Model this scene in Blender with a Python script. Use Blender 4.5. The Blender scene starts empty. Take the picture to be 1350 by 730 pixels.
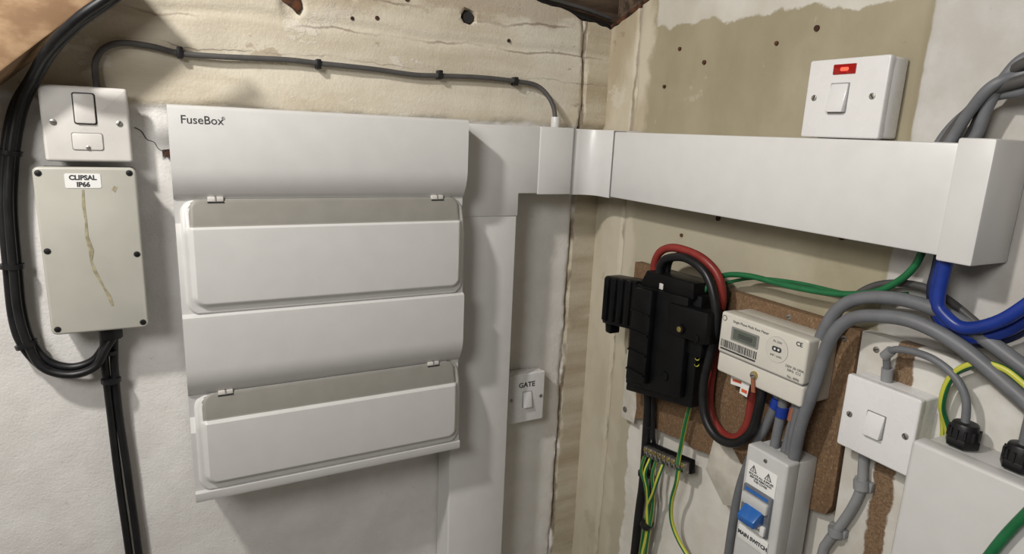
import bpy, bmesh, math, random
from mathutils import Vector, Matrix, noise
random.seed(4)

# ------------------------------------------------------------------ materials
def mat_new(name):
    m=bpy.data.materials.new(name); m.use_nodes=True
    nt=m.node_tree; b=nt.nodes["Principled BSDF"]
    return m,nt,b
class N:
    def __init__(s,nt):
        s.nt=nt
        s.pos=nt.nodes.new("ShaderNodeNewGeometry").outputs["Position"]
        sp=nt.nodes.new("ShaderNodeSeparateXYZ"); nt.links.new(s.pos,sp.inputs[0])
        s.x,s.y,s.z=sp.outputs
    def put(s,inp,v):
        if hasattr(v,"links") or hasattr(v,"is_output"): s.nt.links.new(v,inp)
        else: inp.default_value=v
    def math(s,op,a,b=0.0,c=0.0,clamp=False):
        n=s.nt.nodes.new("ShaderNodeMath"); n.operation=op; n.use_clamp=clamp
        s.put(n.inputs[0],a); s.put(n.inputs[1],b); s.put(n.inputs[2],c)
        return n.outputs[0]
    def noise(s,scale,detail=4.0,rough=0.55,stretch=(1,1,1),off=(0,0,0)):
        mp=s.nt.nodes.new("ShaderNodeMapping"); s.nt.links.new(s.pos,mp.inputs[0])
        mp.inputs["Scale"].default_value=stretch; mp.inputs["Location"].default_value=off
        n=s.nt.nodes.new("ShaderNodeTexNoise"); s.nt.links.new(mp.outputs[0],n.inputs["Vector"])
        n.inputs["Scale"].default_value=scale; n.inputs["Detail"].default_value=detail
        n.inputs["Roughness"].default_value=rough
        return n.outputs["Fac"]
    def vor(s,scale,stretch=(1,1,1),feature='F1'):
        mp=s.nt.nodes.new("ShaderNodeMapping"); s.nt.links.new(s.pos,mp.inputs[0])
        mp.inputs["Scale"].default_value=stretch
        n=s.nt.nodes.new("ShaderNodeTexVoronoi"); n.feature=feature
        s.nt.links.new(mp.outputs[0],n.inputs["Vector"]); n.inputs["Scale"].default_value=scale
        return n.outputs["Distance"], n.outputs.get("Color")
    def step(s,v,lo,hi):
        n=s.nt.nodes.new("ShaderNodeMapRange"); n.interpolation_type='SMOOTHSTEP'
        s.put(n.inputs["Value"],v); n.inputs["From Min"].default_value=lo; n.inputs["From Max"].default_value=hi
        return n.outputs[0]
    def mix(s,f,a,b):
        n=s.nt.nodes.new("ShaderNodeMix"); n.data_type='RGBA'
        s.put(n.inputs[0],f); s.put(n.inputs[6],a if not isinstance(a,tuple) else a+(1,)); s.put(n.inputs[7],b if not isinstance(b,tuple) else b+(1,))
        return n.outputs[2]
    def bump(s,h,strength,dist,b):
        n=s.nt.nodes.new("ShaderNodeBump"); n.inputs["Strength"].default_value=strength; n.inputs["Distance"].default_value=dist
        s.put(n.inputs["Height"],h); s.nt.links.new(n.outputs[0],b.inputs["Normal"])

def plastic(name,col,rough=.4,var=.04,metal=0.,bump=0.,scale=35.,emit=None,spec=.5):
    m,nt,b=mat_new(name); k=N(nt)
    f=k.noise(scale,3.)
    f=k.step(f,.3,.7)
    c2=tuple(max(0,c*(1-var*2)) for c in col)
    nt.links.new(k.mix(f,c2,tuple(col)),b.inputs["Base Color"])
    r=k.math('MULTIPLY_ADD',f,.12,rough-.06); nt.links.new(r,b.inputs["Roughness"])
    b.inputs["Metallic"].default_value=metal; b.inputs["Specular IOR Level"].default_value=spec
    if bump: k.bump(k.noise(400.,2.),bump,.001,b)
    if emit:
        b.inputs["Emission Color"].default_value=emit[0]+(1,); b.inputs["Emission Strength"].default_value=emit[1]
    return m

M={}
M['white']=plastic("white_plastic",(.54,.535,.52),.36,.015)
M['trunk']=plastic("trunking_pvc",(.60,.595,.58),.38,.015)
M['strip']=plastic("lid_strip_shade",(.235,.225,.20),.45,.03,spec=.3)  # white lid's top slope coloured darker to stand in for groove shade
M['switch']=plastic("switch_white",(.66,.655,.65),.28,.01)
M['spur']=plastic("spur_satin",(.56,.54,.51),.33,.02)
M['clip']=plastic("junction_grey_beige",(.42,.41,.36),.42,.07,scale=9.)
M['clipd']=plastic("junction_base_grey",(.10,.10,.095),.5,.05)
M['dark']=plastic("dark_gap",(.02,.02,.02),.6,.1)
M['crack']=plastic("crack_dark",(.09,.07,.055),.8,.1)
M['seam']=plastic("seam_grey",(.22,.215,.21),.6,.05)
M['black']=plastic("black_pvc",(.010,.010,.011),.4,.15,spec=.35)
M['blackbox']=plastic("black_moulding",(.004,.004,.0045),.42,.2,spec=.22)
M['gcable']=plastic("grey_cable",(.075,.072,.07),.5,.1,spec=.35)
M['lgrey']=plastic("light_grey_cable",(.145,.15,.16),.45,.08,spec=.4)
M['metal']=plastic("screw_metal",(.45,.43,.40),.35,.1,metal=.9)
M['brass']=plastic("brass",(.55,.42,.15),.3,.1,metal=.9)
M['red']=plastic("red_tail",(.22,.028,.022),.42,.1,spec=.35)
M['blue']=plastic("blue_cable",(.010,.035,.25),.36,.12,spec=.4)
M['navy']=plastic("navy_cable",(.015,.022,.07),.4,.12,spec=.35)
M['green']=plastic("green_cable",(.012,.13,.045),.42,.1,spec=.4)
M['yellow']=plastic("yellow_stripe",(.50,.50,.06),.42,.05)
M['meter']=plastic("meter_cream",(.56,.54,.48),.35,.02)
M['lcd']=plastic("lcd",(.10,.115,.09),.2,.05)
M['ink']=plastic("ink",(.04,.04,.045),.6,.1)
M['label']=plastic("label_white",(.70,.70,.68),.45,.02)
M['iso']=plastic("isolator_grey",(.50,.50,.49),.4,.03)
M['toggle']=plastic("toggle_blue",(.02,.12,.40),.3,.05)
M['smoke']=plastic("smoked_plastic",(.14,.15,.17),.2,.1)
M['neon']=plastic("neon_red",(.20,.004,.004),.2,.05,emit=((1,.015,.01),.10))
M['neonhot']=plastic("neon_glow",(.8,.05,.03),.25,.05,emit=((1,.10,.05),1.3))
M['orange']=plastic("orange_tag",(.6,.10,.03),.5,.05)
M['brown']=plastic("brown_collar",(.28,.10,.05),.5,.05)
M['stain']=plastic("glue_stain",(.36,.32,.21),.5,.2,scale=120.)
M['conduit']=plastic("grey_conduit",(.24,.245,.25),.42,.06)
M['rust']=plastic("rust",(.10,.035,.012),.9,.5,scale=90.)
M['plaster']=plastic("filler",(.54,.51,.44),.8,.1,bump=.4)

def timber(name,c1,c2,st=(1,1,1)):
    m,nt,b=mat_new(name); k=N(nt)
    g=k.noise(60.,5.,.6,st); g2=k.noise(7.,2.)
    c=k.mix(k.step(g,.35,.65),c1,c2); c=k.mix(k.math('MULTIPLY',g2,.4),c,tuple(x*.5 for x in c1))
    nt.links.new(c,b.inputs["Base Color"]); b.inputs["Roughness"].default_value=.75
    k.bump(g,.4,.002,b); return m
M['pine']=timber("pine",(.22,.125,.06),(.40,.26,.145),(.3,1,.5))
M['oldwood']=timber("old_timber",(.05,.032,.02),(.17,.115,.075),(.1,1,1))

def chip(name):
    m,nt,b=mat_new(name); k=N(nt)
    d,c=k.vor(560.,(1,1,.6))
    sp=nt.nodes.new("ShaderNodeSeparateColor"); nt.links.new(c,sp.inputs[0])
    r=sp.outputs[0]
    col=k.mix(k.step(r,.0,.7),(.125,.070,.034),(.18,.108,.055))
    col=k.mix(k.math('MULTIPLY',k.step(r,.84,1.),.7),col,(.27,.185,.105))
    lg=k.step(k.noise(12.,4.),.38,.68)
    col=k.mix(k.math('MULTIPLY',lg,.4),col,(.115,.064,.033))
    nt.links.new(col,b.inputs["Base Color"]); b.inputs["Roughness"].default_value=.85
    k.bump(r,.15,.0008,b); return m
M['chip']=chip("chipboard")

def wallA():
    m,nt,b=mat_new("painted_masonry_white_cream"); k=N(nt)
    s=k.math('MULTIPLY',k.x,-1.)
    n1=k.noise(14.,6.,.6); n2=k.noise(110.,4.); n3=k.noise(3.,3.); n4=k.noise(9.,7.,.62,(.22,1,1.6))
    n5=k.noise(5.,6.,.66,(.5,1,1),(4,2,7)); n6=k.noise(11.,7.,.7,(.6,1,1.3),(1,8,3))
    white=k.mix(k.step(n1,.3,.75),(.61,.59,.565),(.69,.675,.65))
    speck=k.step(n2,.68,.74)
    white=k.mix(k.math('MULTIPLY',speck,.3),white,(.30,.27,.24))
    scuff=k.step(k.noise(7.,7.,.72,(1,1,.5),(2,2,2)),.60,.70)
    white=k.mix(k.math('MULTIPLY',scuff,.18),white,(.42,.38,.33))
    cream=k.mix(k.step(n4,.30,.68),(.44,.385,.29),(.56,.515,.42))
    cream=k.mix(k.math('MULTIPLY',k.step(n3,.45,.62),.55),cream,(.62,.59,.52))
    cream=k.mix(k.math('MULTIPLY',k.step(n5,.54,.68),.45),cream,(.33,.265,.175))
    cream=k.mix(k.math('MULTIPLY',k.step(n6,.605,.620),.4),cream,(.64,.61,.55))
    cream=k.mix(k.math('MULTIPLY',k.step(n6,.372,.360),.55),cream,(.28,.21,.135))
    hi=k.math('MULTIPLY',k.step(k.math('MULTIPLY_ADD',k.math('SUBTRACT',n6,.5),.26,k.z),1.88,1.915),k.step(s,.70,.40))
    cream=k.mix(k.math('MULTIPLY',hi,.5),cream,(.28,.21,.14))
    dirt=k.step(k.noise(26.,6.,.7,(.5,1,1),(3,0,1)),.63,.71)
    cream=k.mix(k.math('MULTIPLY',dirt,.45),cream,(.15,.10,.06))
    e=k.math('MULTIPLY_ADD',k.math('SUBTRACT',n1,.5),.05,k.z)
    band=k.step(e,1.712,1.722)
    col=k.mix(band,white,cream)
    e2=k.math('MULTIPLY_ADD',k.math('SUBTRACT',n1,.5),.05,s)
    cor=k.step(e2,.062,.052)
    beige=k.mix(k.step(n4,.35,.65),(.36,.30,.21),(.51,.46,.36))
    col=k.mix(cor,col,beige)
    e3=k.math('ABSOLUTE',k.math('SUBTRACT',k.math('MULTIPLY_ADD',k.math('SUBTRACT',k.noise(9.,5.),.5),.03,s),.055))
    ck=k.math('MULTIPLY',k.step(e3,.0050,.001),k.step(k.noise(12.,2.,.5,(1,1,1),(5,5,5)),.36,.5))
    col=k.mix(k.math('MULTIPLY',ck,.8),col,(.10,.065,.04))
    for zc,wd,of in((1.845,.0025,9),(1.893,.003,3),(1.80,.0015,6)):
        e4=k.math('ABSOLUTE',k.math('SUBTRACT',k.math('MULTIPLY_ADD',k.math('SUBTRACT',k.noise(6.,5.,.6,(1,1,1),(of,0,0)),.5),.05,k.z),zc))
        ck2=k.math('MULTIPLY',k.step(e4,wd,wd*.3),k.step(k.noise(5.,2.,.5,(1,1,1),(of,5,5)),.45,.58))
        col=k.mix(k.math('MULTIPLY',ck2,.6),col,(.14,.10,.07))
    nt.links.new(col,b.inputs["Base Color"]); b.inputs["Roughness"].default_value=.62
    h=k.math('ADD',k.math('MULTIPLY',k.noise(260.,3.,.6),.5),k.math('MULTIPLY',k.noise(70.,4.,.6),.6))
    h=k.math('ADD',h,k.math('MULTIPLY',k.math('MULTIPLY',k.step(n6,.605,.620),band),.4))
    k.bump(h,.45,.003,b); return m
def wallB():
    m,nt,b=mat_new("painted_masonry_khaki"); k=N(nt)
    s=k.math('MULTIPLY',k.y,-1.)
    n1=k.noise(14.,6.,.6); n4=k.noise(7.,6.,.6,(1,1,.5)); n5=k.noise(4.,5.,.6); n6=k.noise(10.,7.,.7,(1,1,1),(1,8,3))
    kh=k.mix(k.step(n4,.35,.68),(.265,.23,.15),(.32,.285,.195))
    kh=k.mix(k.math('MULTIPLY',k.step(n5,.5,.7),.4),kh,(.40,.365,.27))
    kh=k.mix(k.math('MULTIPLY',k.step(n6,.64,.65),.3),kh,(.47,.44,.35))
    dj=k.math('SUBTRACT',n1,.5)
    cor=k.step(k.math('MULTIPLY_ADD',dj,.08,s),.135,.115)
    beige=k.mix(k.step(n4,.38,.62),(.36,.305,.21),(.50,.45,.35))
    beige=k.mix(k.math('MULTIPLY',k.step(n6,.38,.365),.55),beige,(.24,.18,.11))
    beige=k.mix(k.math('MULTIPLY',k.step(n6,.60,.615),.4),beige,(.58,.55,.48))
    col=k.mix(cor,kh,beige)
    und=k.math('MULTIPLY',k.step(k.z,1.62,1.58),k.step(k.math('MULTIPLY_ADD',dj,.3,s),.62,.35))
    col=k.mix(k.math('MULTIPLY',und,.5),col,(.51,.47,.37))
    zt=k.math('MULTIPLY_ADD',dj,.05,k.z)
    zt=k.math('MULTIPLY_ADD',s,.03,zt)
    top=k.math('MULTIPLY',k.step(zt,1.890,1.894),k.step(k.math('MULTIPLY_ADD',dj,.04,s),.13,.136))
    wh=k.mix(k.step(n5,.4,.65),(.46,.43,.37),(.56,.54,.49))
    col=k.mix(top,col,wh)
    rt=k.step(k.math('MULTIPLY_ADD',dj,.015,s),.612,.616)
    gw=k.mix(k.step(n1,.35,.7),(.43,.41,.38),(.51,.495,.47))
    gw=k.mix(k.math('MULTIPLY',k.step(n5,.48,.6),.35),gw,(.37,.34,.285))
    col=k.mix(rt,col,gw)
    lo=k.math('MULTIPLY',k.step(k.math('MULTIPLY_ADD',dj,.05,k.z),1.21,1.20),k.step(k.math('MULTIPLY_ADD',dj,.05,s),.16,.165))
    wl=k.mix(k.step(n1,.3,.7),(.55,.52,.46),(.65,.625,.58))
    col=k.mix(lo,col,wl)
    e3=k.math('ABSOLUTE',k.math('SUBTRACT',k.math('MULTIPLY_ADD',k.math('SUBTRACT',k.noise(9.,5.),.5),.02,s),.085))
    ck=k.math('MULTIPLY',k.step(e3,.003,.001),k.step(k.noise(6.,2.,.5,(1,1,1),(5,5,5)),.42,.55))
    col=k.mix(k.math('MULTIPLY',ck,.6),col,(.10,.07,.045))
    dirt=k.step(k.noise(30.,6.,.7,(1,1,1),(3,0,1)),.68,.75)
    col=k.mix(k.math('MULTIPLY',dirt,.35),col,(.15,.11,.07))
    nt.links.new(col,b.inputs["Base Color"]); b.inputs["Roughness"].default_value=.6
    h=k.math('ADD',k.math('MULTIPLY',k.noise(260.,3.,.6),.3),k.math('MULTIPLY',k.noise(45.,4.,.6),.7))
    k.bump(h,.2,.003,b); return m
def painted_board():
    m,nt,b=mat_new("painted_board"); k=N(nt)
    s=k.math('MULTIPLY',k.y,-1.)
    n1=k.noise(16.,6.,.6); dj=k.math('SUBTRACT',n1,.5)
    col=k.mix(k.step(n1,.3,.7),(.47,.44,.38),(.58,.565,.53))
    bare=k.math('MULTIPLY',k.step(k.math('ABSOLUTE',k.math('SUBTRACT',k.math('MULTIPLY_ADD',dj,.03,s),.668)),.014,.011),k.step(k.math('ABSOLUTE',k.math('SUBTRACT',k.z,1.25)),.30,.29))
    d,c=k.vor(560.); sp=nt.nodes.new("ShaderNodeSeparateColor"); nt.links.new(c,sp.inputs[0])
    col=k.mix(bare,col,k.mix(sp.outputs[0],(.11,.06,.03),(.21,.14,.08)))
    nt.links.new(col,b.inputs["Base Color"]); b.inputs["Roughness"].default_value=.6
    k.bump(k.noise(60.,4.),.2,.002,b); return m
def simple_wall(name,c1,c2,sc=8.):
    m,nt,b=mat_new(name); k=N(nt); n1=k.noise(sc,5.)
    nt.links.new(k.mix(k.step(n1,.3,.7),c1,c2),b.inputs["Base Color"]); b.inputs["Roughness"].default_value=.8
    k.bump(k.noise(50.,4.),.4,.004,b); return m
M['wallA']=wallA(); M['wallB']=wallB(); M['pboard']=painted_board()
M['plain']=simple_wall("plain_wall",(.50,.485,.46),(.58,.565,.54))
M['floor']=simple_wall("concrete_floor",(.24,.235,.225),(.32,.31,.30))
M['ceil']=simple_wall("ceiling_boards",(.28,.24,.20),(.36,.32,.27))

# ------------------------------------------------------------------ builders
FA=lambda s,w,d: Vector((-s,-d,w))
FB=lambda s,w,d: Vector((-d,-s,w))
FZ=lambda x,y,z: Vector((x,y,z))
def rr(s0,s1,w0,w1,r,n=5):
    if s0>s1: s0,s1=s1,s0
    if w0>w1: w0,w1=w1,w0
    p=[]
    for cx,cy,a0 in((s1-r,w1-r,0),(s0+r,w1-r,90),(s0+r,w0+r,180),(s1-r,w0+r,270)):
        for i in range(n+1):
            a=math.radians(a0+90*i/n); p.append((cx+r*math.cos(a),cy+r*math.sin(a)))
    return p
def crom(pts,seg=8):
    P=[Vector(p) for p in pts]
    if len(P)<3: return P
    P=[2*P[0]-P[1]]+P+[2*P[-1]-P[-2]]
    out=[]
    for i in range(1,len(P)-2):
        for j in range(seg):
            t=j/seg; a,b,c,d=P[i-1],P[i],P[i+1],P[i+2]
            out.append(.5*((2*b)+(c-a)*t+(2*a-5*b+4*c-d)*t*t+(3*b-a-3*c+d)*t**3))
    out.append(P[-2]); return out
def sm(x,a,b):
    t=max(0,min(1,(x-a)/(b-a))); return t*t*(3-2*t)

class Obj:
    def __init__(s,name,F):
        s.name=name; s.F=F; s.bm=bmesh.new(); s.mats=[]
    def mi(s,m):
        m=M[m]
        if m not in s.mats: s.mats.append(m)
        return s.mats.index(m)
    def merge(s,t,mat,bev=0,seg=2,fix=True,ang=30,keepmat=False):
        if fix: bmesh.ops.recalc_face_normals(t,faces=t.faces)
        if bev:
            es=[e for e in t.edges if len(e.link_faces)==2 and e.calc_face_angle(0)>math.radians(ang)]
            bmesh.ops.bevel(t,geom=es,offset=bev,segments=seg,profile=.5,affect='EDGES',clamp_overlap=True)
        if not keepmat:
            i=s.mi(mat)
            for f in t.faces: f.material_index=i
        me=bpy.data.meshes.new("t"); t.to_mesh(me); t.free(); s.bm.from_mesh(me); bpy.data.meshes.remove(me)
    def prism(s,poly,d0,d1,mat,bev=0,seg=2,F=None):
        F=F or s.F; t=bmesh.new(); n=len(poly)
        a=[t.verts.new(F(p[0],p[1],d0)) for p in poly]; b=[t.verts.new(F(p[0],p[1],d1)) for p in poly]
        t.faces.new(a); t.faces.new(b)
        for i in range(n): t.faces.new((a[i],a[(i+1)%n],b[(i+1)%n],b[i]))
        s.merge(t,mat,bev,seg); return s
    def box(s,s0,s1,w0,w1,d0,d1,mat,bev=0,seg=2,rot=0):
        p=[(s0,w0),(s1,w0),(s1,w1),(s0,w1)]
        if rot:
            cx,cy=(s0+s1)/2,(w0+w1)/2; c,q=math.cos(rot),math.sin(rot)
            p=[(cx+(x-cx)*c-(y-cy)*q,cy+(x-cx)*q+(y-cy)*c) for x,y in p]
        return s.prism(p,d0,d1,mat,bev,seg)
    def hexa(s,v,mat,bev=0):
        t=bmesh.new(); V=[t.verts.new(s.F(*p)) for p in v]
        for f in((0,1,2,3),(4,5,6,7),(0,1,5,4),(1,2,6,5),(2,3,7,6),(3,0,4,7)): t.faces.new([V[i] for i in f])
        s.merge(t,mat,bev); return s
    def prof(s,prof,s0,s1,mat,bev=0,ang=30):
        t=bmesh.new(); n=len(prof)
        a=[t.verts.new(s.F(s0,p[1],p[0])) for p in prof]; b=[t.verts.new(s.F(s1,p[1],p[0])) for p in prof]
        t.faces.new(a); t.faces.new(b)
        for i in range(n): t.faces.new((a[i],a[(i+1)%n],b[(i+1)%n],b[i]))
        s.merge(t,mat,bev,2,ang=ang); return s
    def cyl(s,u,w,d0,d1,r,mat,bev=0,n=20,axis='d',r2=None):
        t=bmesh.new(); r2=r if r2 is None else r2; A=[];B=[]
        for i in range(n):
            a=2*math.pi*i/n; c,q=math.cos(a),math.sin(a)
            if axis=='d': A.append((u+r*c,w+r*q,d0)); B.append((u+r2*c,w+r2*q,d1))
            else: A.append((u+r*c,d0,w+r*q)); B.append((u+r2*c,d1,w+r2*q))
        A=[t.verts.new(s.F(*p)) for p in A]; B=[t.verts.new(s.F(*p)) for p in B]
        t.faces.new(A); t.faces.new(B)
        for i in range(n): t.faces.new((A[i],A[(i+1)%n],B[(i+1)%n],B[i]))
        s.merge(t,mat,bev,ang=50); return s
    def screw(s,u,w,d,r=.0032,mat='metal',a=.5):
        s.cyl(u,w,d-.002,d+.0012,r,mat,.0005,16)
        c,q=math.cos(a),math.sin(a); l=r*.85; h=r*.16
        p=[(u+l*c-h*q,w+l*q+h*c),(u-l*c-h*q,w-l*q+h*c),(u-l*c+h*q,w-l*q-h*c),(u+l*c+h*q,w+l*q-h*c)]
        s.prism(p,d+.0010,d+.0015,'dark'); return s
    def tube(s,path,r,mat,n=12,stripes=None,seg=8):
        P=crom([s.F(*p) for p in path],seg); t=bmesh.new()
        T=[(P[min(i+1,len(P)-1)]-P[max(i-1,0)]).normalized() for i in range(len(P))]
        up=Vector((.3,.2,1)).normalized(); nrm=(up-T[0]*up.dot(T[0])).normalized(); rings=[]
        for i,p in enumerate(P):
            nrm=(nrm-T[i]*nrm.dot(T[i])).normalized(); bi=T[i].cross(nrm)
            rr_=r(i/(len(P)-1)) if callable(r) else r
            rings.append([t.verts.new(p+rr_*(math.cos(2*math.pi*j/n)*nrm+math.sin(2*math.pi*j/n)*bi)) for j in range(n)])
        m0=s.mi(mat); m1=s.mi(stripes) if stripes else m0
        for i in range(len(rings)-1):
            for j in range(n):
                f=t.faces.new((rings[i][j],rings[i][(j+1)%n],rings[i+1][(j+1)%n],rings[i+1][j]))
                f.material_index=m1 if (j*4//n)%2 else m0
        for rg in(rings[0],rings[-1]): t.faces.new(rg).material_index=m0
        s.merge(t,mat,keepmat=True); return s
    def text(s,txt,u,w,d,size,mat,rot=0.,bold=0.):
        c=bpy.data.curves.new("txt",'FONT'); c.body=txt; c.size=size; c.extrude=.00015; c.offset=bold
        c.align_x='CENTER'; c.align_y='CENTER'; c.resolution_u=3
        o=bpy.data.objects.new("txt",c); bpy.context.scene.collection.objects.link(o)
        bpy.context.view_layer.update()
        me=bpy.data.meshes.new_from_object(o.evaluated_get(bpy.context.evaluated_depsgraph_get()))
        sg=-1 if s.F is FA else 1; cr,sr=math.cos(rot),math.sin(rot)
        for v in me.vertices:
            x,y,z=v.co; x,y=x*cr-y*sr,x*sr+y*cr
            v.co=s.F(u+sg*x,w+y,d+z)
        i=s.mi(mat)
        t=bmesh.new(); t.from_mesh(me)
        for f in t.faces: f.material_index=i
        bpy.data.objects.remove(o); bpy.data.curves.remove(c); bpy.data.meshes.remove(me)
        s.merge(t,mat,fix=False,keepmat=True); return s
    def done(s,smooth=38):
        me=bpy.data.meshes.new(s.name); s.bm.to_mesh(me); s.bm.free()
        for m in s.mats: me.materials.append(m)
        me.polygons.foreach_set("use_smooth",[True]*len(me.polygons)); me.set_sharp_from_angle(angle=math.radians(smooth))
        o=bpy.data.objects.new(s.name,me); bpy.context.scene.collection.objects.link(o)
        vs=[v.co for v in me.vertices]
        c=Vector([(min(v[i] for v in vs)+max(v[i] for v in vs))/2 for i in range(3)])
        me.transform(Matrix.Translation(-c)); o.location=c
        return o

# ------------------------------------------------------------------ walls
def nz(x,y,z=0.): return noise.noise(Vector((x,y,z)))
def grid_wall(name,F,mat,L,ztop,disp,ns,nw):
    me=bpy.data.meshes.new(name); vs=[];fs=[]
    S=lambda i: -.02+(L+.02)*i/ns
    for i in range(ns+1):
        s=S(i); zt=ztop(max(s,0))
        for j in range(nw+1):
            w=zt*(j/nw); vs.append(F(s,w,disp(s,w)))
    for i in range(ns):
        for j in range(nw):
            a=i*(nw+1)+j; q=(a,a+1,a+nw+2,a+nw+1)
            fs.append(q if F is FB else q[::-1])
    base=len(vs)
    for i in range(ns+1):
        s=S(i); vs.append(F(s,ztop(max(s,0))+.002,-.08))
    for i in range(ns):
        a=i*(nw+1)+nw; b=(i+1)*(nw+1)+nw; fs.append((a,base+i,base+i+1,b) if F is FB else (b,base+i+1,base+i,a))
    me.from_pydata([tuple(v) for v in vs],[],fs); me.materials.append(M[mat])
    me.polygons.foreach_set("use_smooth",[True]*len(me.polygons))
    me.set_sharp_from_angle(angle=math.radians(50))
    o=bpy.data.objects.new(name,me); bpy.context.scene.collection.objects.link(o); return o
def dA(s,w):
    d=-.004+.0012*nz(s*9,w*9)+.0005*nz(s*30,w*30,4)
    e=w+.012*nz(s*8,3.1)+.004*nz(s*40,1.1)
    d+=.006*sm(e,1.712,1.722)
    e2=w+.01*nz(s*7,9.)
    d-=.003*sm(e2,1.842,1.848)*(1-sm(e2,1.852,1.862))
    e3=s+.01*nz(w*7,2.)+.003*nz(w*40,2.)
    d-=.007*sm(e3,.052,.055)*(1-sm(e3,.057,.063))
    if w>1.7: d+=.0018*nz(s*4,w*14,7)
    for hs,hz,r,dp in((.298,1.891,.013,.03),(.591,1.872,.02,.006),(.771,1.648,.007,.012),(.50,1.90,.01,.005)):
        q=math.hypot((s-hs),(w-hz)); d-=dp*(1-sm(q,r*.6,r))
    return d
def dB(s,w):
    d=-.004+.0010*nz(s*9,w*9,11)+.0005*nz(s*30,w*30,14)
    e3=s+.008*nz(w*7,5.)+.002*nz(w*40,5.)
    d-=.006*sm(e3,.082,.084)*(1-sm(e3,.087,.09))
    d+=.003*sm(s,.612,.615)
    return d
ztA=lambda s: 1.97-.068*(1-min(1,s/.34))+.004*nz(s*20,.5)+.003*nz(s*60,.5)
ztB=lambda s: 1.97-.068*(1-min(1,s/.20))+.004*nz(s*20,7.5)+.003*nz(s*60,.5)
grid_wall("wall_back",FA,'wallA',1.8,ztA,dA,360,390)
grid_wall("wall_right",FB,'wallB',2.2,ztB,dB,420,360)

def room_box(name,x0,x1,y0,y1,z0,z1,mat,bev=0):
    o=Obj(name,FZ); o.box(x0,x1,y0,y1,z0,z1,mat,bev); return o.done()
room_box("floor",-1.9,.2,-2.3,.2,-.1,0,'floor')
room_box("wall_left",-1.9,-1.8,-2.3,.2,0,2.5,'plain')
room_box("wall_front",-1.8,.2,-2.3,-2.2,0,2.5,'plain')
room_box("ceiling",-1.9,.2,-2.3,.2,2.5,2.6,'ceil')
room_box("trim_1",-1.8,.14,.03,.13,1.88,2.5,'oldwood',.004)
room_box("trim_2",.03,.13,-2.2,.02,1.88,2.5,'oldwood',.004)

o=Obj("stair_stringer",FA)
o.prism([(1.06,1.634),(.80,1.870),(.85,1.925),(1.11,1.69)],.015,.095,'pine',.003); o.done()

# ------------------------------------------------------------------ consumer unit
o=Obj("consumer_unit",FA)
def groove(z):
    return [(.1200,z+.042),(.1196,z+.035),(.1178,z+.026),(.1140,z+.016),(.1090,z+.007),(.1050,z+.001),(.102,z-.001)]
pr=[(.009,1.144),(.112,1.144),(.1165,1.146),(.118,1.150),(.118,1.160),(.112,1.162),(.112,1.255)]
pr+=[(.100,1.275)]+groove(1.311)[::-1]
pr+=[(.120,1.424),(.1195,1.430),(.112,1.434),(.112,1.538),(.100,1.560)]+groove(1.594)[::-1]
pr+=[(.120,1.711),(.1175,1.7155),(.113,1.717),(.009,1.717)]
o.prof(pr,.769,.346,'white')
def lid(z0,zs,z1):
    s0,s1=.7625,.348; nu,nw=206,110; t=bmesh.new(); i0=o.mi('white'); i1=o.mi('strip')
    zt=z1-.001
    V=[]
    R=.020; iL,iR,iB=.0075,.0050,.010
    cx,cy=((s0-iL)+(s1+iR))/2,(z0+iB+zt+.004)/2; hx,hy=((s0-iL)-(s1+iR))/2,(zt+.004-z0-iB)/2
    def sdf(u,w):
        r=.018; qx,qy=abs(u-cx)-(hx-r),abs(w-cy)-(hy-r)
        return math.hypot(max(qx,0),max(qy,0))+min(max(qx,qy),0)-r
    for j in range(nw+1):
        w=z0+(zt-z0)*j/nw
        ins=0
        for e in(w-z0,zt-w):
            if e<R: ins=max(ins,R-math.sqrt(max(0,R*R-(R-e)**2)))
        a,b=s0-ins,s1+ins; row=[]
        for i in range(nu+1):
            u=a+(b-a)*i/nu
            sd=sdf(u,w)
            k=max(0,(w-zs)/(zt-zs))
            front=.1245-.0015*abs((w-(z0+zs)/2)/((zs-z0)/2))**2
            strip=.1175-.0105*k**1.3
            body=strip+(front-strip)*sm(w,zs+.0025,zs-.0025)
            rim=.1165 if w<zs-.012 else .1165-.0125*sm(w,zs-.012,zt)
            d=rim+(body-rim)*sm(-sd,-.001,.007)
            ed=min(a-u,u-b,w-z0)
            d-=.003*(1-sm(ed,0,.003))
            row.append(t.verts.new(FA(u,w,d)))
        V.append(row)
    for j in range(nw):
        w=z0+(zt-z0)*(j+.5)/nw
        for i in range(nu):
            f=t.faces.new((V[j][i],V[j][i+1],V[j+1][i+1],V[j+1][i]))
            c=f.calc_center_median()
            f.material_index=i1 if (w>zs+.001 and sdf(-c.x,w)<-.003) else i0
    loop=[V[0][i] for i in range(nu+1)]+[V[j][nu] for j in range(1,nw+1)]+[V[nw][i] for i in range(nu-1,-1,-1)]+[V[j][0] for j in range(nw-1,0,-1)]
    sk=[t.verts.new(v.co+Vector((0,.02,0))) for v in loop]; n=len(loop)
    for k in range(n):
        f=t.faces.new((loop[k],sk[k],sk[(k+1)%n],loop[(k+1)%n])); f.material_index=i0
    o.merge(t,'white',keepmat=True)
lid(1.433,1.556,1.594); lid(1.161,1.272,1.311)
for u,w in((.718,1.594),(.393,1.594),(.720,1.311),(.395,1.311)):
    o.box(u-.010,u+.010,w-.004,w+.0025,.095,.1095,'spur',.001); o.box(u-.0105,u+.0105,w-.0055,w-.0042,.095,.1098,'dark'); o.box(u-.001,u+.001,w-.004,w+.0025,.1,.1099,'seam')
o.text("FuseBox",.729,1.698,.1201,.0150,'ink',bold=.0001); o.text("®",.7035,1.7015,.1201,.006,'ink')
o.done(30)

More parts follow.
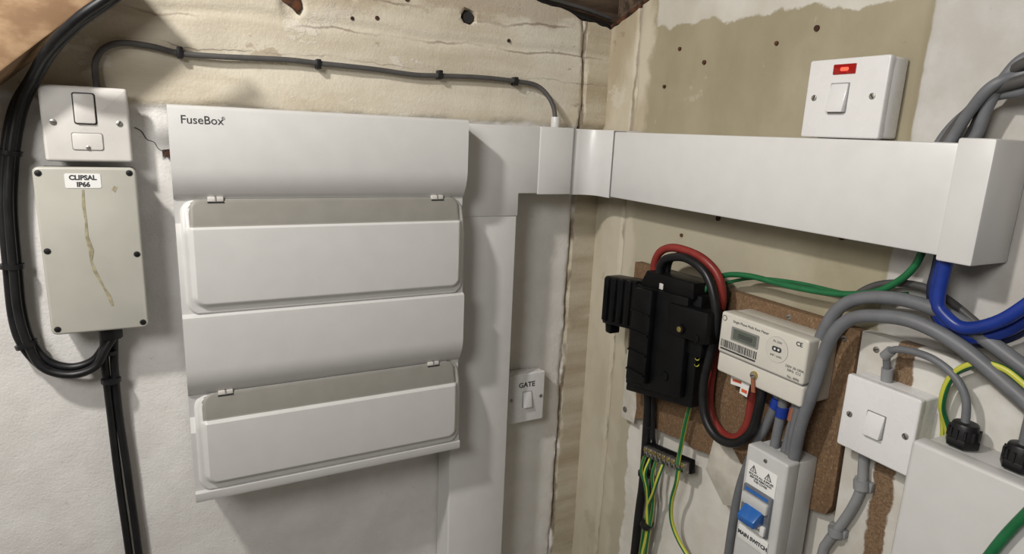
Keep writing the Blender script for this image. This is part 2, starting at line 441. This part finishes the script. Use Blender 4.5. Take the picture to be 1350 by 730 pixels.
# ------------------------------------------------------------------ trunking
o=Obj("cable_trunking",FA)
o.box(.226,.338,0.001,1.56,.0,.060,'trunk'); o.box(.222,.341,0.001,1.556,.050,.065,'trunk',.0025)
o.box(.05,.345,1.597,1.708,0,.060,'trunk')
o.prism([(.345,1.554),(.221,1.554),(.221,1.594),(.181,1.594),(.181,1.712),(.345,1.712)],.0,.067,'trunk',.002)
o.box(.110,.183,1.592,1.713,0,.069,'trunk',.0025); o.box(.112,.1135,1.5915,1.7135,.05,.0698,'seam')
pts=[(-.112,0),(-.112,-.066)]
cx,cy,r=-.066-.03,-.066-.03,.03
pts+=[(cx+r*math.sin(math.radians(a)),cy+r*math.cos(math.radians(a))) for a in (0,15,30,45,60,75,90)]
pts+=[(-.066,-.128),(0,-.128),(0,0)]
o.prism(pts,1.591,1.712,'trunk',.0015,F=FZ)
o.F=FB
o.box(.125,.715,1.597,1.706,0,.060,'trunk'); o.box(.129,.716,1.5935,1.7095,.050,.066,'trunk',.0025)
o.box(.1275,.129,1.592,1.711,.04,.0668,'seam')
o.box(.703,.738,1.589,1.7145,0,.071,'trunk',.0025)
o.done()

# ------------------------------------------------------------------ left accessories
o=Obj("fused_spur_switch",FA)
o.box(.910,.819,1.640,1.730,0,.030,'spur',.004)
o.prism(rr(.914,.815,1.637,1.735,.004),.026,.037,'spur',.0045,3)
o.prism(rr(.878,.852,1.727,1.686,.003),.0365,.0375,'dark'); o.prism(rr(.8765,.8535,1.7255,1.6875,.0025),.037,.041,'spur',.0015)
o.prism(rr(.883,.847,1.6755,1.652,.003),.0365,.0374,'seam'); o.prism(rr(.882,.848,1.6745,1.653,.003),.037,.0385,'spur',.0008)
o.screw(.901,1.688,.0375,.0038,a=.2); o.screw(.827,1.689,.0375,.0038,a=2.); o.screw(.865,1.656,.0385,.0028,a=0)
o.done()
o=Obj("junction_box",FA)
o.prism(rr(.925,.814,1.407,1.629,.006),.0,.047,'clipd',.002)
o.prism(rr(.927,.812,1.405,1.631,.007),.043,.057,'clip',.003,3)
for u,w in((.9205,1.623),(.8195,1.624),(.9205,1.521),(.819,1.512),(.9195,1.413),(.819,1.413)):
    o.cyl(u,w,.055,.0573,.0042,'dark',n=16); o.cyl(u,w,.055,.0580,.003,'black',.0004,16)
o.prism(rr(.893,.853,1.623,1.604,.002),.057,.0576,'label')
o.text("CLIPSAL",.873,1.6175,.0577,.0085,'ink',bold=.0004); o.text("IP66",.873,1.6085,.0577,.0085,'ink',bold=.0004)
L=[(.874,1.602),(.8755,1.58),(.8745,1.56),(.8755,1.54),(.872,1.52),(.8735,1.505),(.870,1.49),(.862,1.468),(.857,1.455),(.854,1.441)]
W=[.0012,.0018,.0012,.002,.003,.0012,.0022,.0012,.0024,.0016]
o.prism([(a+w_,b) for (a,b),w_ in zip(L,W)]+[(a-w_,b) for (a,b),w_ in list(zip(L,W))[::-1]],.056,.0575,'stain')
o.prism([(.835,1.605),(.8385,1.607),(.842,1.602),(.838,1.598)],.056,.0574,'stain')
o.cyl(.862,.026,1.385,1.408,.015,'black',.001,axis='w')
o.done()

o=Obj("black_cable_bundle",FA)
P=[(.775,1.874,.133),(.814,1.836,.130),(.849,1.808,.122),(.882,1.777,.095),(.910,1.744,.045),(.933,1.704,.018),(.948,1.648,.014),(.958,1.578,.014),(.9615,1.497,.014),(.963,1.433,.014),(.957,1.387,.015),(.940,1.357,.018),(.914,1.345,.020),(.888,1.352,.022),(.872,1.372,.024),(.862,1.39,.026)]
P2=[(s+(.009 if i<5 else .011 if i<10 else .009),w-(.005 if i<5 else .002 if i<9 else .010),d+.002) for i,(s,w,d) in enumerate(P)]
P2[-1]=(.868,1.388,.03);P2[-2]=(.874,1.366,.028);P2[-3]=(.887,1.342,.024);P2[-4]=(.916,1.333,.020);P2[-5]=(.946,1.347,.018);P2[-6]=(.967,1.382,.016)
P3=[(s+.003,w+.002,d+.010) for s,w,d in P[:11]]+[(.946,1.352,.028),(.915,1.338,.032),(.885,1.346,.034),(.870,1.37,.034),(.858,1.389,.032)]
for q in(P,P2,P3): o.tube(q,.0057,'black')
for s0 in(0,.013):
    o.tube([(.858+s0,1.39,.024),(.862+s0*.9,1.34,.018),(.863+s0*.8,1.26,.013),(.859+s0,1.15,.012),(.854+s0,.95,.012),(.85+s0,.5,.012),(.85+s0,.02,.012)],.0055,'black')
for i in(6,8,10):
    c=tuple((a+b)/2 for a,b in zip(P[i],P2[i])); dx=Vector(P[i+1])-Vector(P[i-1]); dx.normalize()
    c=Vector(c)+Vector((0,0,.003)); o.tube([tuple(c-dx*.003),tuple(c+dx*.003)],.0140,'black',n=16)
for w in(1.362,1.318): o.tube([(.868,w-.003,.02),(.868,w+.003,.02)],.0130,'black')
o.done()

o=Obj("grey_flex_cable",FA)
G=[(.850,1.728,.014),(.851,1.752,.012),(.849,1.770,.011),(.838,1.787,.011),(.817,1.796,.011),(.782,1.795,.011),(.747,1.789,.011),(.70,1.789,.012),(.654,1.791,.011),(.60,1.793,.011),(.556,1.792,.011),(.50,1.791,.012),(.459,1.790,.011),(.40,1.787,.011),(.354,1.789,.011),(.28,1.792,.012),(.208,1.791,.011),(.168,1.787,.014),(.146,1.772,.02),(.134,1.748,.028),(.131,1.720,.032)]
o.tube(G,.0042,'gcable')
for s0 in(.747,.556,.354,.208):
    o.box(s0-.004,s0+.004,1.783 if s0!=.747 else 1.782,1.798,.002,.0172,'black',.0015)
o.cyl(.131,.032,1.708,1.732,.0085,'white',.001,axis='w'); o.done()

def plate_switch(name,F,s0,s1,w0,w1,D,rock,screws,neon=None,txt=None,sc=.0038):
    o=Obj(name,F); a,b=min(s0,s1),max(s0,s1)
    o.prism(rr(a+.001,b-.001,w0+.001,w1-.001,.003),0,D-.008,'switch',.001)
    o.prism(rr(a,b,w0,w1,.003),D-.010,D,'switch',.002,3)
    r0,r1,z0,z1=rock
    o.prism(rr(r0-.001,r1+.001,z0-.001,z1+.001,.001),D-.001,D+.0008,'seam')
    o.hexa([(r0,z0,D-.002),(r1,z0,D-.002),(r1,z1,D-.002),(r0,z1,D-.002),(r0,z0,D+.008),(r1,z0,D+.008),(r1,z1,D+.002),(r0,z1,D+.002)],'switch',.0012)
    for i,(u,w) in enumerate(screws): o.screw(u,w,D,sc,a=1.2+i)
    if neon:
        o.prism(rr(*neon,.001),D-.001,D+.0012,'neon',.0005)
        c=(neon[0]+neon[1])/2; z=(neon[2]+neon[3])/2
        o.prism(rr(c-.005,c+.006,z-.0022,z+.0022,.0018),D+.001,D+.0015,'neonhot')
    if txt: o.text(txt[0],txt[1],txt[2],D+.0002,txt[3],'ink',bold=.0003)
    return o
plate_switch("gate_light_switch",FA,.204,.120,1.124,1.229,.030,(.151,.170,1.158,1.190),[(.196,1.176),(.128,1.176)],txt=("GATE",.162,1.205,.015)).done()
plate_switch("neon_isolator_switch",FB,.491,.597,1.711,1.806,.036,(.527,.550,1.742,1.776),[(.504,1.760),(.582,1.760)],neon=(.526,.556,1.787,1.799)).done()

# ------------------------------------------------------------------ boards on right wall
random.seed(9)
o=Obj("chipboard_backboard",FB)
poly=[(.158,1.476),(.605,1.476),(.604,1.36),(.607,1.232)]
x=.600; z=1.215
while x>.17:
    poly.append((x,z+random.uniform(-.006,.006))); x-=random.uniform(.012,.03); z=1.215-.035*(.6-x)/.43
poly+=[(.158,1.165)]
o.prism(poly,.001,.018,'chip',.0008)
o.prism([(.159,1.31),(.175,1.30),(.188,1.27),(.2,1.20),(.196,1.168),(.159,1.166)],.0175,.0188,'plaster'); o.cyl(.168,1.185,.018,.0205,.006,'metal',.001)
o.prism([(.395,1.235),(.42,1.246),(.452,1.215),(.50,1.206),(.52,1.19),(.50,1.16),(.43,1.13),(.385,1.17)],.0,.0190,'plaster',.001)
for u,w in((.50,1.465),(.585,1.46),(.21,1.465)): o.screw(u,w,.018,.004)
o.done()
o=Obj("painted_backboard",FB)
o.prism([(.608,1.478),(.79,1.478),(.79,.98),(.612,.97),(.618,1.05),(.610,1.12),(.614,1.2)],.001,.020,'pboard',.002)
for u,w in((.63,1.46),(.71,1.465)): o.screw(u,w,.020,.004)
o.done()

o=Obj("wall_fixing_holes",FB)
for u,w,r in((.463,1.853,.004),(.261,1.824,.0035),(.3285,1.58,.004),(.546,1.585,.004),(.20,1.85,.003),(.17,1.79,.003),(.25,1.54,.003),(.40,1.84,.003)):
    o.cyl(u,w,-.012,-.0012,r,'rust',n=10)
o.F=FA
for u,w,r in((.298,1.891,.010),(.50,1.865,.003),(.53,1.90,.005),(.46,1.87,.0035),(.22,1.86,.003),(.64,1.905,.003),(.41,1.905,.004),(.771,1.648,.005)):
    o.cyl(u,w,-.03,-.003 if r>.009 else .0035,r,'dark' if u==.298 else 'rust',n=11)
o.prism([(.614,1.895),(.604,1.878),(.590,1.870),(.583,1.862),(.577,1.872),(.579,1.885),(.569,1.899),(.60,1.904)],-.006,.0035,'rust',.001)
o.tube([(.811,1.684,-.004),(.803,1.679,-.004),(.797,1.668,-.004),(.788,1.664,-.004),(.783,1.655,-.004),(.772,1.648,-.004)],.0007,'crack',n=6)
o.done()

# ------------------------------------------------------------------ cut-out fuse
o=Obj("service_cutout_fuse",FB)
o.prism([(.224,1.255),(.388,1.288),(.384,1.470),(.235,1.462)],.019,.070,'blackbox',.004)
o.prism([(.236,1.275),(.372,1.300),(.368,1.465),(.24,1.458)],.065,.082,'blackbox',.004)
o.prism([(.250,1.29),(.30,1.298),(.298,1.46),(.252,1.455)],.08,.094,'blackbox',.003)
o.prism([(.245,1.455),(.375,1.462),(.372,1.488),(.262,1.486)],.03,.078,'blackbox',.003)
o.prism([(.152,1.362),(.245,1.375),(.240,1.462),(.150,1.452)],.045,.080,'blackbox',.004)
for i in range(4): o.box(.155+.021*i,.168+.021*i,1.37+.003*i,1.45+.003*i,.078,.084,'blackbox',.002)
o.prism([(.150,1.372),(.170,1.374),(.170,1.345),(.155,1.345)],.05,.072,'blackbox',.002)
o.box(.332,.418,1.401,1.452,.045,.088,'blackbox',.005,rot=.06); o.box(.36,.40,1.375,1.402,.045,.075,'blackbox',.003)
o.cyl(.366,1.415,.086,.092,.008,'blackbox',.001); o.cyl(.366,1.415,.090,.093,.0045,'brass',.0005); o.cyl(.40,1.41,.086,.090,.006,'blackbox',.001)
for z in(1.31,1.345,1.38,1.415): o.box(.252,.298,z,z+.004,.093,.0965,'blackbox',.001)
for u,z in((.335,1.325),(.350,1.44)): o.cyl(u,z,.08,.085,.008,'blackbox',.0015)
o.box(.297,.306,1.462,1.472,.074,.079,'spur',.001)
o.done()

# ------------------------------------------------------------------ meter
o=Obj("electricity_meter",FB)
o.prism(rr(.432,.578,1.372,1.460,.004),.018,.055,'meter',.002)
o.prism(rr(.431,.577,1.400,1.461,.004),.050,.075,'meter',.003,3)
o.prism(rr(.431,.577,1.369,1.399,.004),.050,.072,'meter',.003,3)
o.box(.433,.575,1.3985,1.4005,.06,.0725,'seam')
o.prism(rr(.453,.502,1.424,1.444,.002),.0745,.0756,'seam'); o.prism(rr(.457,.498,1.4265,1.4415,.001),.075,.0759,'lcd')
o.text("88888",.479,1.4335,.0760,.010,'ink')
o.cyl(.532,1.4345,.074,.07535,.0176,'seam',n=40); o.cyl(.532,1.4345,.0745,.0755,.0173,'meter',n=40)
o.prism(rr(.5245,.5395,1.4315,1.4385,.003),.0752,.0758,'ink'); o.cyl(.529,1.435,.0755,.0760,.0016,'label'); o.cyl(.535,1.435,.0755,.0760,.0016,'label')
o.text("IMP / kWh",.532,1.4255,.0756,.0042,'ink'); o.text("Ph 230V",.532,1.445,.0756,.0042,'ink')
x=.436
random.seed(2)
while x<.50:
    w=random.choice((.0007,.0012,.0018)); o.box(x,x+w,1.4095,1.4205,.0748,.0753,'ink'); x+=w+random.choice((.0008,.0014))
o.box(.436,.500,1.4055,1.4080,.0748,.0753,'ink')
o.text("Single Phase Multi Rate Meter",.485,1.4515,.0752,.0052,'ink'); o.text("CE",.564,1.452,.0752,.0080,'ink',bold=.0002)
o.cyl(.438,1.452,.0745,.0753,.0042,'ink',n=20); o.cyl(.438,1.452,.0745,.0755,.0032,'meter',n=20)
o.text("230V 20-100A\n50Hz  Cl.2",.562,1.416,.0752,.0048,'ink'); o.text("No. 4096",.562,1.405,.0752,.0048,'ink')
o.cyl(.500,1.3865,.070,.076,.0055,'brass',.001); o.screw(.500,1.3865,.0765,.004,'metal')
o.box(.446,.472,1.352,1.371,.055,.0565,'label',rot=.1); o.box(.450,.466,1.357,1.361,.0563,.057,'orange',rot=.1); o.box(.47,.484,1.345,1.372,.06,.0612,'label',rot=-.1); o.box(.472,.482,1.349,1.354,.061,.0616,'orange')
o.box(.498,.504,1.362,1.384,.073,.075,'brown',rot=.2)
o.done()

o=Obj("meter_tails_red",FB)
o.tube([(.262,1.470,.06),(.262,1.496,.062),(.275,1.518,.064),(.300,1.530,.064),(.335,1.531,.062),(.370,1.524,.06),(.396,1.505,.055),(.405,1.475,.05),(.400,1.44,.045),(.394,1.40,.038),(.388,1.34,.034),(.390,1.295,.034),(.405,1.268,.036),(.432,1.258,.038),(.458,1.266,.040),(.473,1.295,.040),(.475,1.335,.040),(.474,1.372,.040)],.0066,'red')
o.done()
o=Obj("meter_tails_black",FB)
o.tube([(.285,1.480,.07),(.289,1.500,.072),(.305,1.514,.073),(.345,1.522,.073),(.385,1.508,.071),(.407,1.477,.070),(.415,1.433,.066),(.406,1.382,.062),(.400,1.330,.062),(.410,1.284,.062),(.438,1.262,.062),(.473,1.268,.062),(.497,1.296,.060),(.503,1.335,.058),(.503,1.372,.056)],.0068,'black')
o.tube([(.285,1.480,.055),(.292,1.508,.056),(.32,1.520,.056),(.36,1.515,.054),(.392,1.48,.030),(.380,1.44,.03),(.372,1.42,.05)],.0060,'black')
o.done()

# ------------------------------------------------------------------ isolator
o=Obj("main_switch_isolator",FB)
o.box(.512,.577,1.055,1.288,.018,.060,'iso',.003); o.prism(rr(.510,.578,1.053,1.290,.004),.055,.080,'iso',.003,3)
o.box(.5165,.5655,1.155,1.268,.079,.0815,'label',.0008)
o.box(.517,.5655,1.172,1.234,.080,.086,'smoke',.002); o.box(.5195,.563,1.176,1.190,.084,.090,'label',.001); o.box(.5195,.563,1.208,1.224,.084,.091,'iso',.002)
o.hexa([(.528,1.192,.084),(.558,1.192,.084),(.558,1.216,.084),(.528,1.216,.084),(.529,1.188,.104),(.557,1.188,.104),(.557,1.198,.106),(.529,1.198,.106)],'toggle',.0015)
o.box(.522,.560,1.2265,1.231,.0855,.0865,'toggle')
def tri(u,w,s_):
    o.prism([(u-s_,w-s_*.8),(u+s_,w-s_*.8),(u,w+s_)],.0813,.0818,'ink'); o.prism([(u-s_*.65,w-s_*.6),(u+s_*.65,w-s_*.6),(u,w+s_*.6)],.0816,.0821,'label'); o.box(u-.0006,u+.0006,w-.003,w+.003,.082,.0823,'ink')
tri(.527,1.259,.006); tri(.552,1.259,.006)
o.text("ISOLATE ALL SUPPLIES\nBEFORE REMOVING\nTHIS COVER",.541,1.2465,.0817,.0042,'ink',bold=.0001)
o.box(.520,.538,1.178,1.189,.0895,.0905,'toggle'); o.text("100A",.551,1.183,.0902,.0055,'ink')
o.box(.516,.567,1.146,1.167,.080,.0825,'label',.0005); o.text("MAIN SWITCH",.5415,1.1565,.0826,.0078,'ink',bold=.0004)
o.screw(.543,1.130,.080,.004); o.screw(.543,1.279,.080,.003)
o.done()
o=Obj("isolator_supply_cables",FB)
o.tube([(.522,1.372,.045),(.520,1.345,.046),(.508,1.31,.044),(.490,1.262,.040),(.472,1.19,.036),(.466,1.12,.034),(.462,1.0,.03),(.46,.8,.028)],.0068,'lgrey')
o.tube([(.535,1.372,.05),(.534,1.34,.05),(.531,1.286,.05)],.0068,'lgrey'); o.tube([(.556,1.372,.05),(.556,1.34,.052),(.549,1.286,.05)],.0068,'lgrey')
o.tube([(.5235,1.357,.047),(.521,1.342,.047)],.0085,'blue'); o.tube([(.535,1.350,.05),(.5345,1.335,.05)],.0085,'blue'); o.tube([(.556,1.356,.05),(.556,1.338,.052)],.0088,'brown')
o.done()

# ------------------------------------------------------------------ earthing
o=Obj("earth_terminal_block",FB)
a=.17
o.box(.254,.364,1.142,1.166,.0185,.030,'blackbox',.002,rot=a)
for i in range(9):
    u=.262+.0118*i; w=1.154+(u-.309)*math.tan(a)
    o.box(u-.0048,u+.0048,w-.009,w+.009,.030,.042,'metal',.0012,rot=a); o.cyl(u,w+.004,.041,.0445,.0032,'brass',.0004,12); o.cyl(u,w-.005,.0415,.0425,.0022,'dark',n=10)
o.done()
o=Obj("earth_wires",FB)
for k,(e,x0) in enumerate(((.270,.264),(.277,.279),(.284,.294),(.275,.312))):
    w0=1.150+(x0-.309)*.17; q=.004*(k%2)
    o.tube([(x0,w0-.004,.044),(x0+.001,w0-.03,.050+q),((x0+e)/2+.006,1.085,.044+q),(e+.003,1.04,.034+q),(e-.003+q,.99,.031),(e-.012,.92,.026),(e-.02,.80,.022)],.0032,'green',stripes='yellow',n=12)
o.tube([(.362,1.388,.06),(.372,1.362,.056),(.368,1.33,.05),(.362,1.29,.045),(.350,1.24,.04),(.345,1.19,.04),(.348,1.165,.045)],.0038,'yellow',stripes='green',n=16)
o.tube([(.352,1.158,.046),(.350,1.13,.046),(.338,1.09,.04),(.338,1.05,.035),(.355,1.02,.03),(.39,.995,.026),(.45,.96,.022)],.0038,'green',stripes='yellow')
for z in(1.378,1.368,1.358): o.tube([(.375,z-.003,.062),(.385,z+.003,.066)],.004,'yellow')
o.tube([(.277,1.008,.034),(.274,1.000,.033)],.012,'black'); o.done()
o=Obj("incoming_service_cable",FB)
o.tube([(.250,1.268,.042),(.249,1.23,.034),(.244,1.16,.026),(.238,1.06,.018),(.232,.95,.016),(.23,.5,.016),(.23,.02,.016)],.0085,'black')
o.tube([(.262,1.268,.038),(.262,1.18,.028),(.257,1.13,.016),(.256,.95,.012),(.255,.5,.012),(.255,.02,.012)],.0042,'black')
for z in(1.19,1.09): o.tube([(.247,z+.003,.025),(.246,z-.003,.024)],.0125,'black')
o.done()

# ------------------------------------------------------------------ cables on right
o=Obj("green_earth_cable",FB)
o.tube([(.668,1.600,.03),(.666,1.585,.030),(.660,1.568,.030),(.645,1.549,.030),(.618,1.530,.030),(.570,1.517,.030),(.502,1.511,.030),(.436,1.511,.034),(.392,1.502,.040),(.372,1.480,.05),(.368,1.452,.06)],.0042,'green')
o.tube([(.650,1.535,.012),(.61,1.522,.01),(.57,1.516,.01),(.50,1.514,.012),(.43,1.505,.015),(.39,1.49,.03)],.0026,'green')
o.done()
o=Obj("grey_armoured_cables",FB)
o.tube([(.93,1.42,.03),(.86,1.46,.035),(.788,1.496,.04),(.743,1.517,.04),(.703,1.530,.04),(.661,1.533,.04),(.617,1.524,.04),(.588,1.504,.042),(.573,1.464,.046),(.566,1.400,.05),(.562,1.33,.055),(.558,1.284,.05)],.0080,'lgrey')
o.tube([(.93,1.38,.05),(.86,1.43,.05),(.79,1.472,.05),(.735,1.502,.052),(.690,1.515,.055),(.650,1.512,.058),(.615,1.498,.060),(.595,1.465,.062),(.585,1.40,.062),(.574,1.34,.062),(.567,1.284,.055)],.0080,'lgrey')
o.tube([(.93,1.37,.03),(.85,1.425,.03),(.78,1.49,.026),(.72,1.530,.022),(.67,1.548,.018),(.62,1.540,.018),(.59,1.515,.024),(.578,1.485,.034)],.0045,'gcable')
o.done()
o=Obj("blue_tail_cables",FB)
for k,(ds,dz,dd,mt) in enumerate(((0,0,.040,'blue'),(-.010,-.006,.028,'navy'),(.010,.012,.055,'blue'))):
    o.tube([(.697+ds,1.605,dd),(.696+ds,1.575,dd),(.696+ds,1.545,dd),(.707+ds*.6,1.521+dz,dd),(.735,1.511+dz,dd),(.762,1.524+dz,dd),(.785,1.549+dz,dd),(.82,1.60+dz,dd),(.87,1.66+dz,dd+.02)],.0068,mt)
o.done()
o=Obj("tail_cables_above_trunking",FB)
for k in range(5):
    q=.006*k
    o.tube([(.655+q*1.4,1.700,.020+.007*(k%3)),(.664+q*1.4,1.720,.020+.007*(k%3)),(.680+q,1.738+q*.3,.024+.007*(k%3)),(.705+q*.5,1.757+q*.8,.026+.008*(k%3)),(.735,1.772+q*1.4-.01,.03+.008*(k%2)),(.80,1.79+q*1.2-.01,.03+.008*(k%2)),(.92,1.80+q*1.2,.03+.008*(k%2))],.0058,'gcable' if k%2 else 'lgrey')
o.done()

# ------------------------------------------------------------------ right hand switch, enclosure
plate_switch("isolator_switch",FB,.621,.710,1.338,1.431,.055,(.654,.675,1.368,1.396),[(.632,1.382),(.700,1.384)]).done()
o=Obj("meter_enclosure_box",FB)
o.box(.728,.93,1.10,1.396,.020,.075,'white',.003); o.prism(rr(.726,.932,1.098,1.400,.005),.070,.092,'white',.004,3)
o.screw(.745,1.12,.092,.004); o.screw(.915,1.12,.092,.004)
for cxx in(.754,.806):
    o.cyl(cxx,.050,1.399,1.408,.0165,'black',.001,axis='w',n=6); o.cyl(cxx,.050,1.406,1.424,.0145,'black',.002,axis='w',r2=.012)
    for i in range(12):
        A_=i*math.pi/6; o.box(cxx+.0140*math.cos(A_)-.001,cxx+.0140*math.cos(A_)+.001,1.407,1.418,.050+.0140*math.sin(A_)-.001,.050+.0140*math.sin(A_)+.001,'black')
o.done()
o=Obj("grey_flex_loop",FB)
o.tube([(.655,1.425,.03),(.655,1.448,.036),(.657,1.466,.042),(.673,1.478,.048),(.706,1.480,.050),(.733,1.469,.050),(.749,1.448,.050),(.754,1.415,.050)],.0042,'lgrey')
o.tube([(.6555,1.43,.032),(.6555,1.447,.035)],.0065,'conduit'); o.tube([(.653,1.462,.041),(.661,1.472,.044)],.006,'conduit')
o.tube([(.806,1.42,.05),(.808,1.46,.05),(.83,1.50,.045),(.90,1.52,.04)],.0045,'lgrey')
o.done()
o=Obj("green_yellow_cable",FB)
o.tube([(.728,1.33,.010),(.728,1.392,.024),(.724,1.430,.042),(.730,1.466,.047),(.750,1.488,.050),(.774,1.492,.050),(.800,1.480,.05),(.86,1.44,.045),(.93,1.37,.04)],.0038,'green',stripes='yellow')
o.tube([(.722,1.33,.010),(.722,1.392,.022),(.718,1.43,.03),(.724,1.462,.035),(.745,1.484,.038)],.0034,'green',stripes='yellow')
o.done()
o=Obj("green_bonding_cable",FB)
o.tube([(.90,1.50,.10),(.865,1.44,.102),(.837,1.377,.100),(.819,1.325,.100),(.80,1.25,.10),(.78,1.12,.098),(.77,.9,.05)],.0048,'green'); o.done()
o=Obj("grey_conduit",FB)
C=[(.645,1.345,.034),(.645,1.315,.030),(.6475,1.285,.030),(.641,1.252,.030),(.627,1.212,.030),(.617,1.187,.030),(.612,1.16,.030),(.612,1.05,.03),(.612,.9,.03)]
o.tube(C,.0062,'conduit')
for u,w in((.647,1.288),(.625,1.208)):
    o.box(u-.012,u+.012,w-.006,w+.006,.020,.028,'conduit',.001); o.tube([(u+.001,w-.006,.030),(u-.001,w+.006,.030)],.0092,'conduit')
o.done()
o=Obj("ceiling_cables",FA)
o.tube([(-.02,1.905,-.01),(.05,1.917,-.006),(.15,1.935,-.01),(.28,1.962,-.002),(.42,1.990,-.01),(.6,2.01,-.012)],.0055,'black')
o.tube([(-.01,1.925,-.012),(.05,1.935,-.012),(.18,1.95,-.015),(.30,1.975,-.012),(.5,2.0,-.012)],.004,'gcable')
o.F=FB
o.tube([(-.01,1.907,-.01),(.06,1.927,-.006),(.12,1.95,-.01),(.25,1.985,-.01)],.005,'rust'); o.done()

# ------------------------------------------------------------------ lamps
lx,ly=-1.25,-.62
o=Obj("ceiling_lamp",FZ)
o.cyl(lx,ly,2.44,2.5,.05,'white',.004); o.cyl(lx,ly,2.36,2.44,.02,'white'); o.done()
def area(name,loc,tgt,size,power,col):
    l=bpy.data.lights.new(name,'AREA'); l.shape='DISK'; l.size=size; l.energy=power; l.color=col
    ob=bpy.data.objects.new(name,l); bpy.context.scene.collection.objects.link(ob); ob.location=loc
    ob.rotation_euler=(Vector(tgt)-Vector(loc)).to_track_quat('-Z','Y').to_euler(); return ob
area("key_lamp_light",(lx,ly,2.33),(-.5,-.1,1.3),.08,13,(1,.965,.92))
area("room_fill_light",(-1.5,-1.25,2.2),(-.3,-.1,1.3),.45,12,(1,.98,.95))  # added fill light with no fitting, softens the key lamp's shadows
w=bpy.data.worlds.new("world"); bpy.context.scene.world=w; w.use_nodes=True
w.node_tree.nodes["Background"].inputs[0].default_value=(.9,.95,1,1); w.node_tree.nodes["Background"].inputs[1].default_value=.15
bpy.context.scene.view_settings.view_transform='Standard'

# ------------------------------------------------------------------ camera
R=((.88260,-.06658,.46538),(-.46813,-.21529,.85703),(.04313,-.97428,-.22118))
cam=bpy.data.cameras.new("camera"); co=bpy.data.objects.new("camera",cam); bpy.context.scene.collection.objects.link(co)
m=Matrix(((R[0][0],-R[0][1],-R[0][2],-.772),(R[1][0],-R[1][1],-R[1][2],-1.07),(R[2][0],-R[2][1],-R[2][2],1.70),(0,0,0,1)))
co.matrix_world=m; cam.sensor_width=36; cam.lens=838/1350*36; cam.clip_start=.01
bpy.context.scene.camera=co
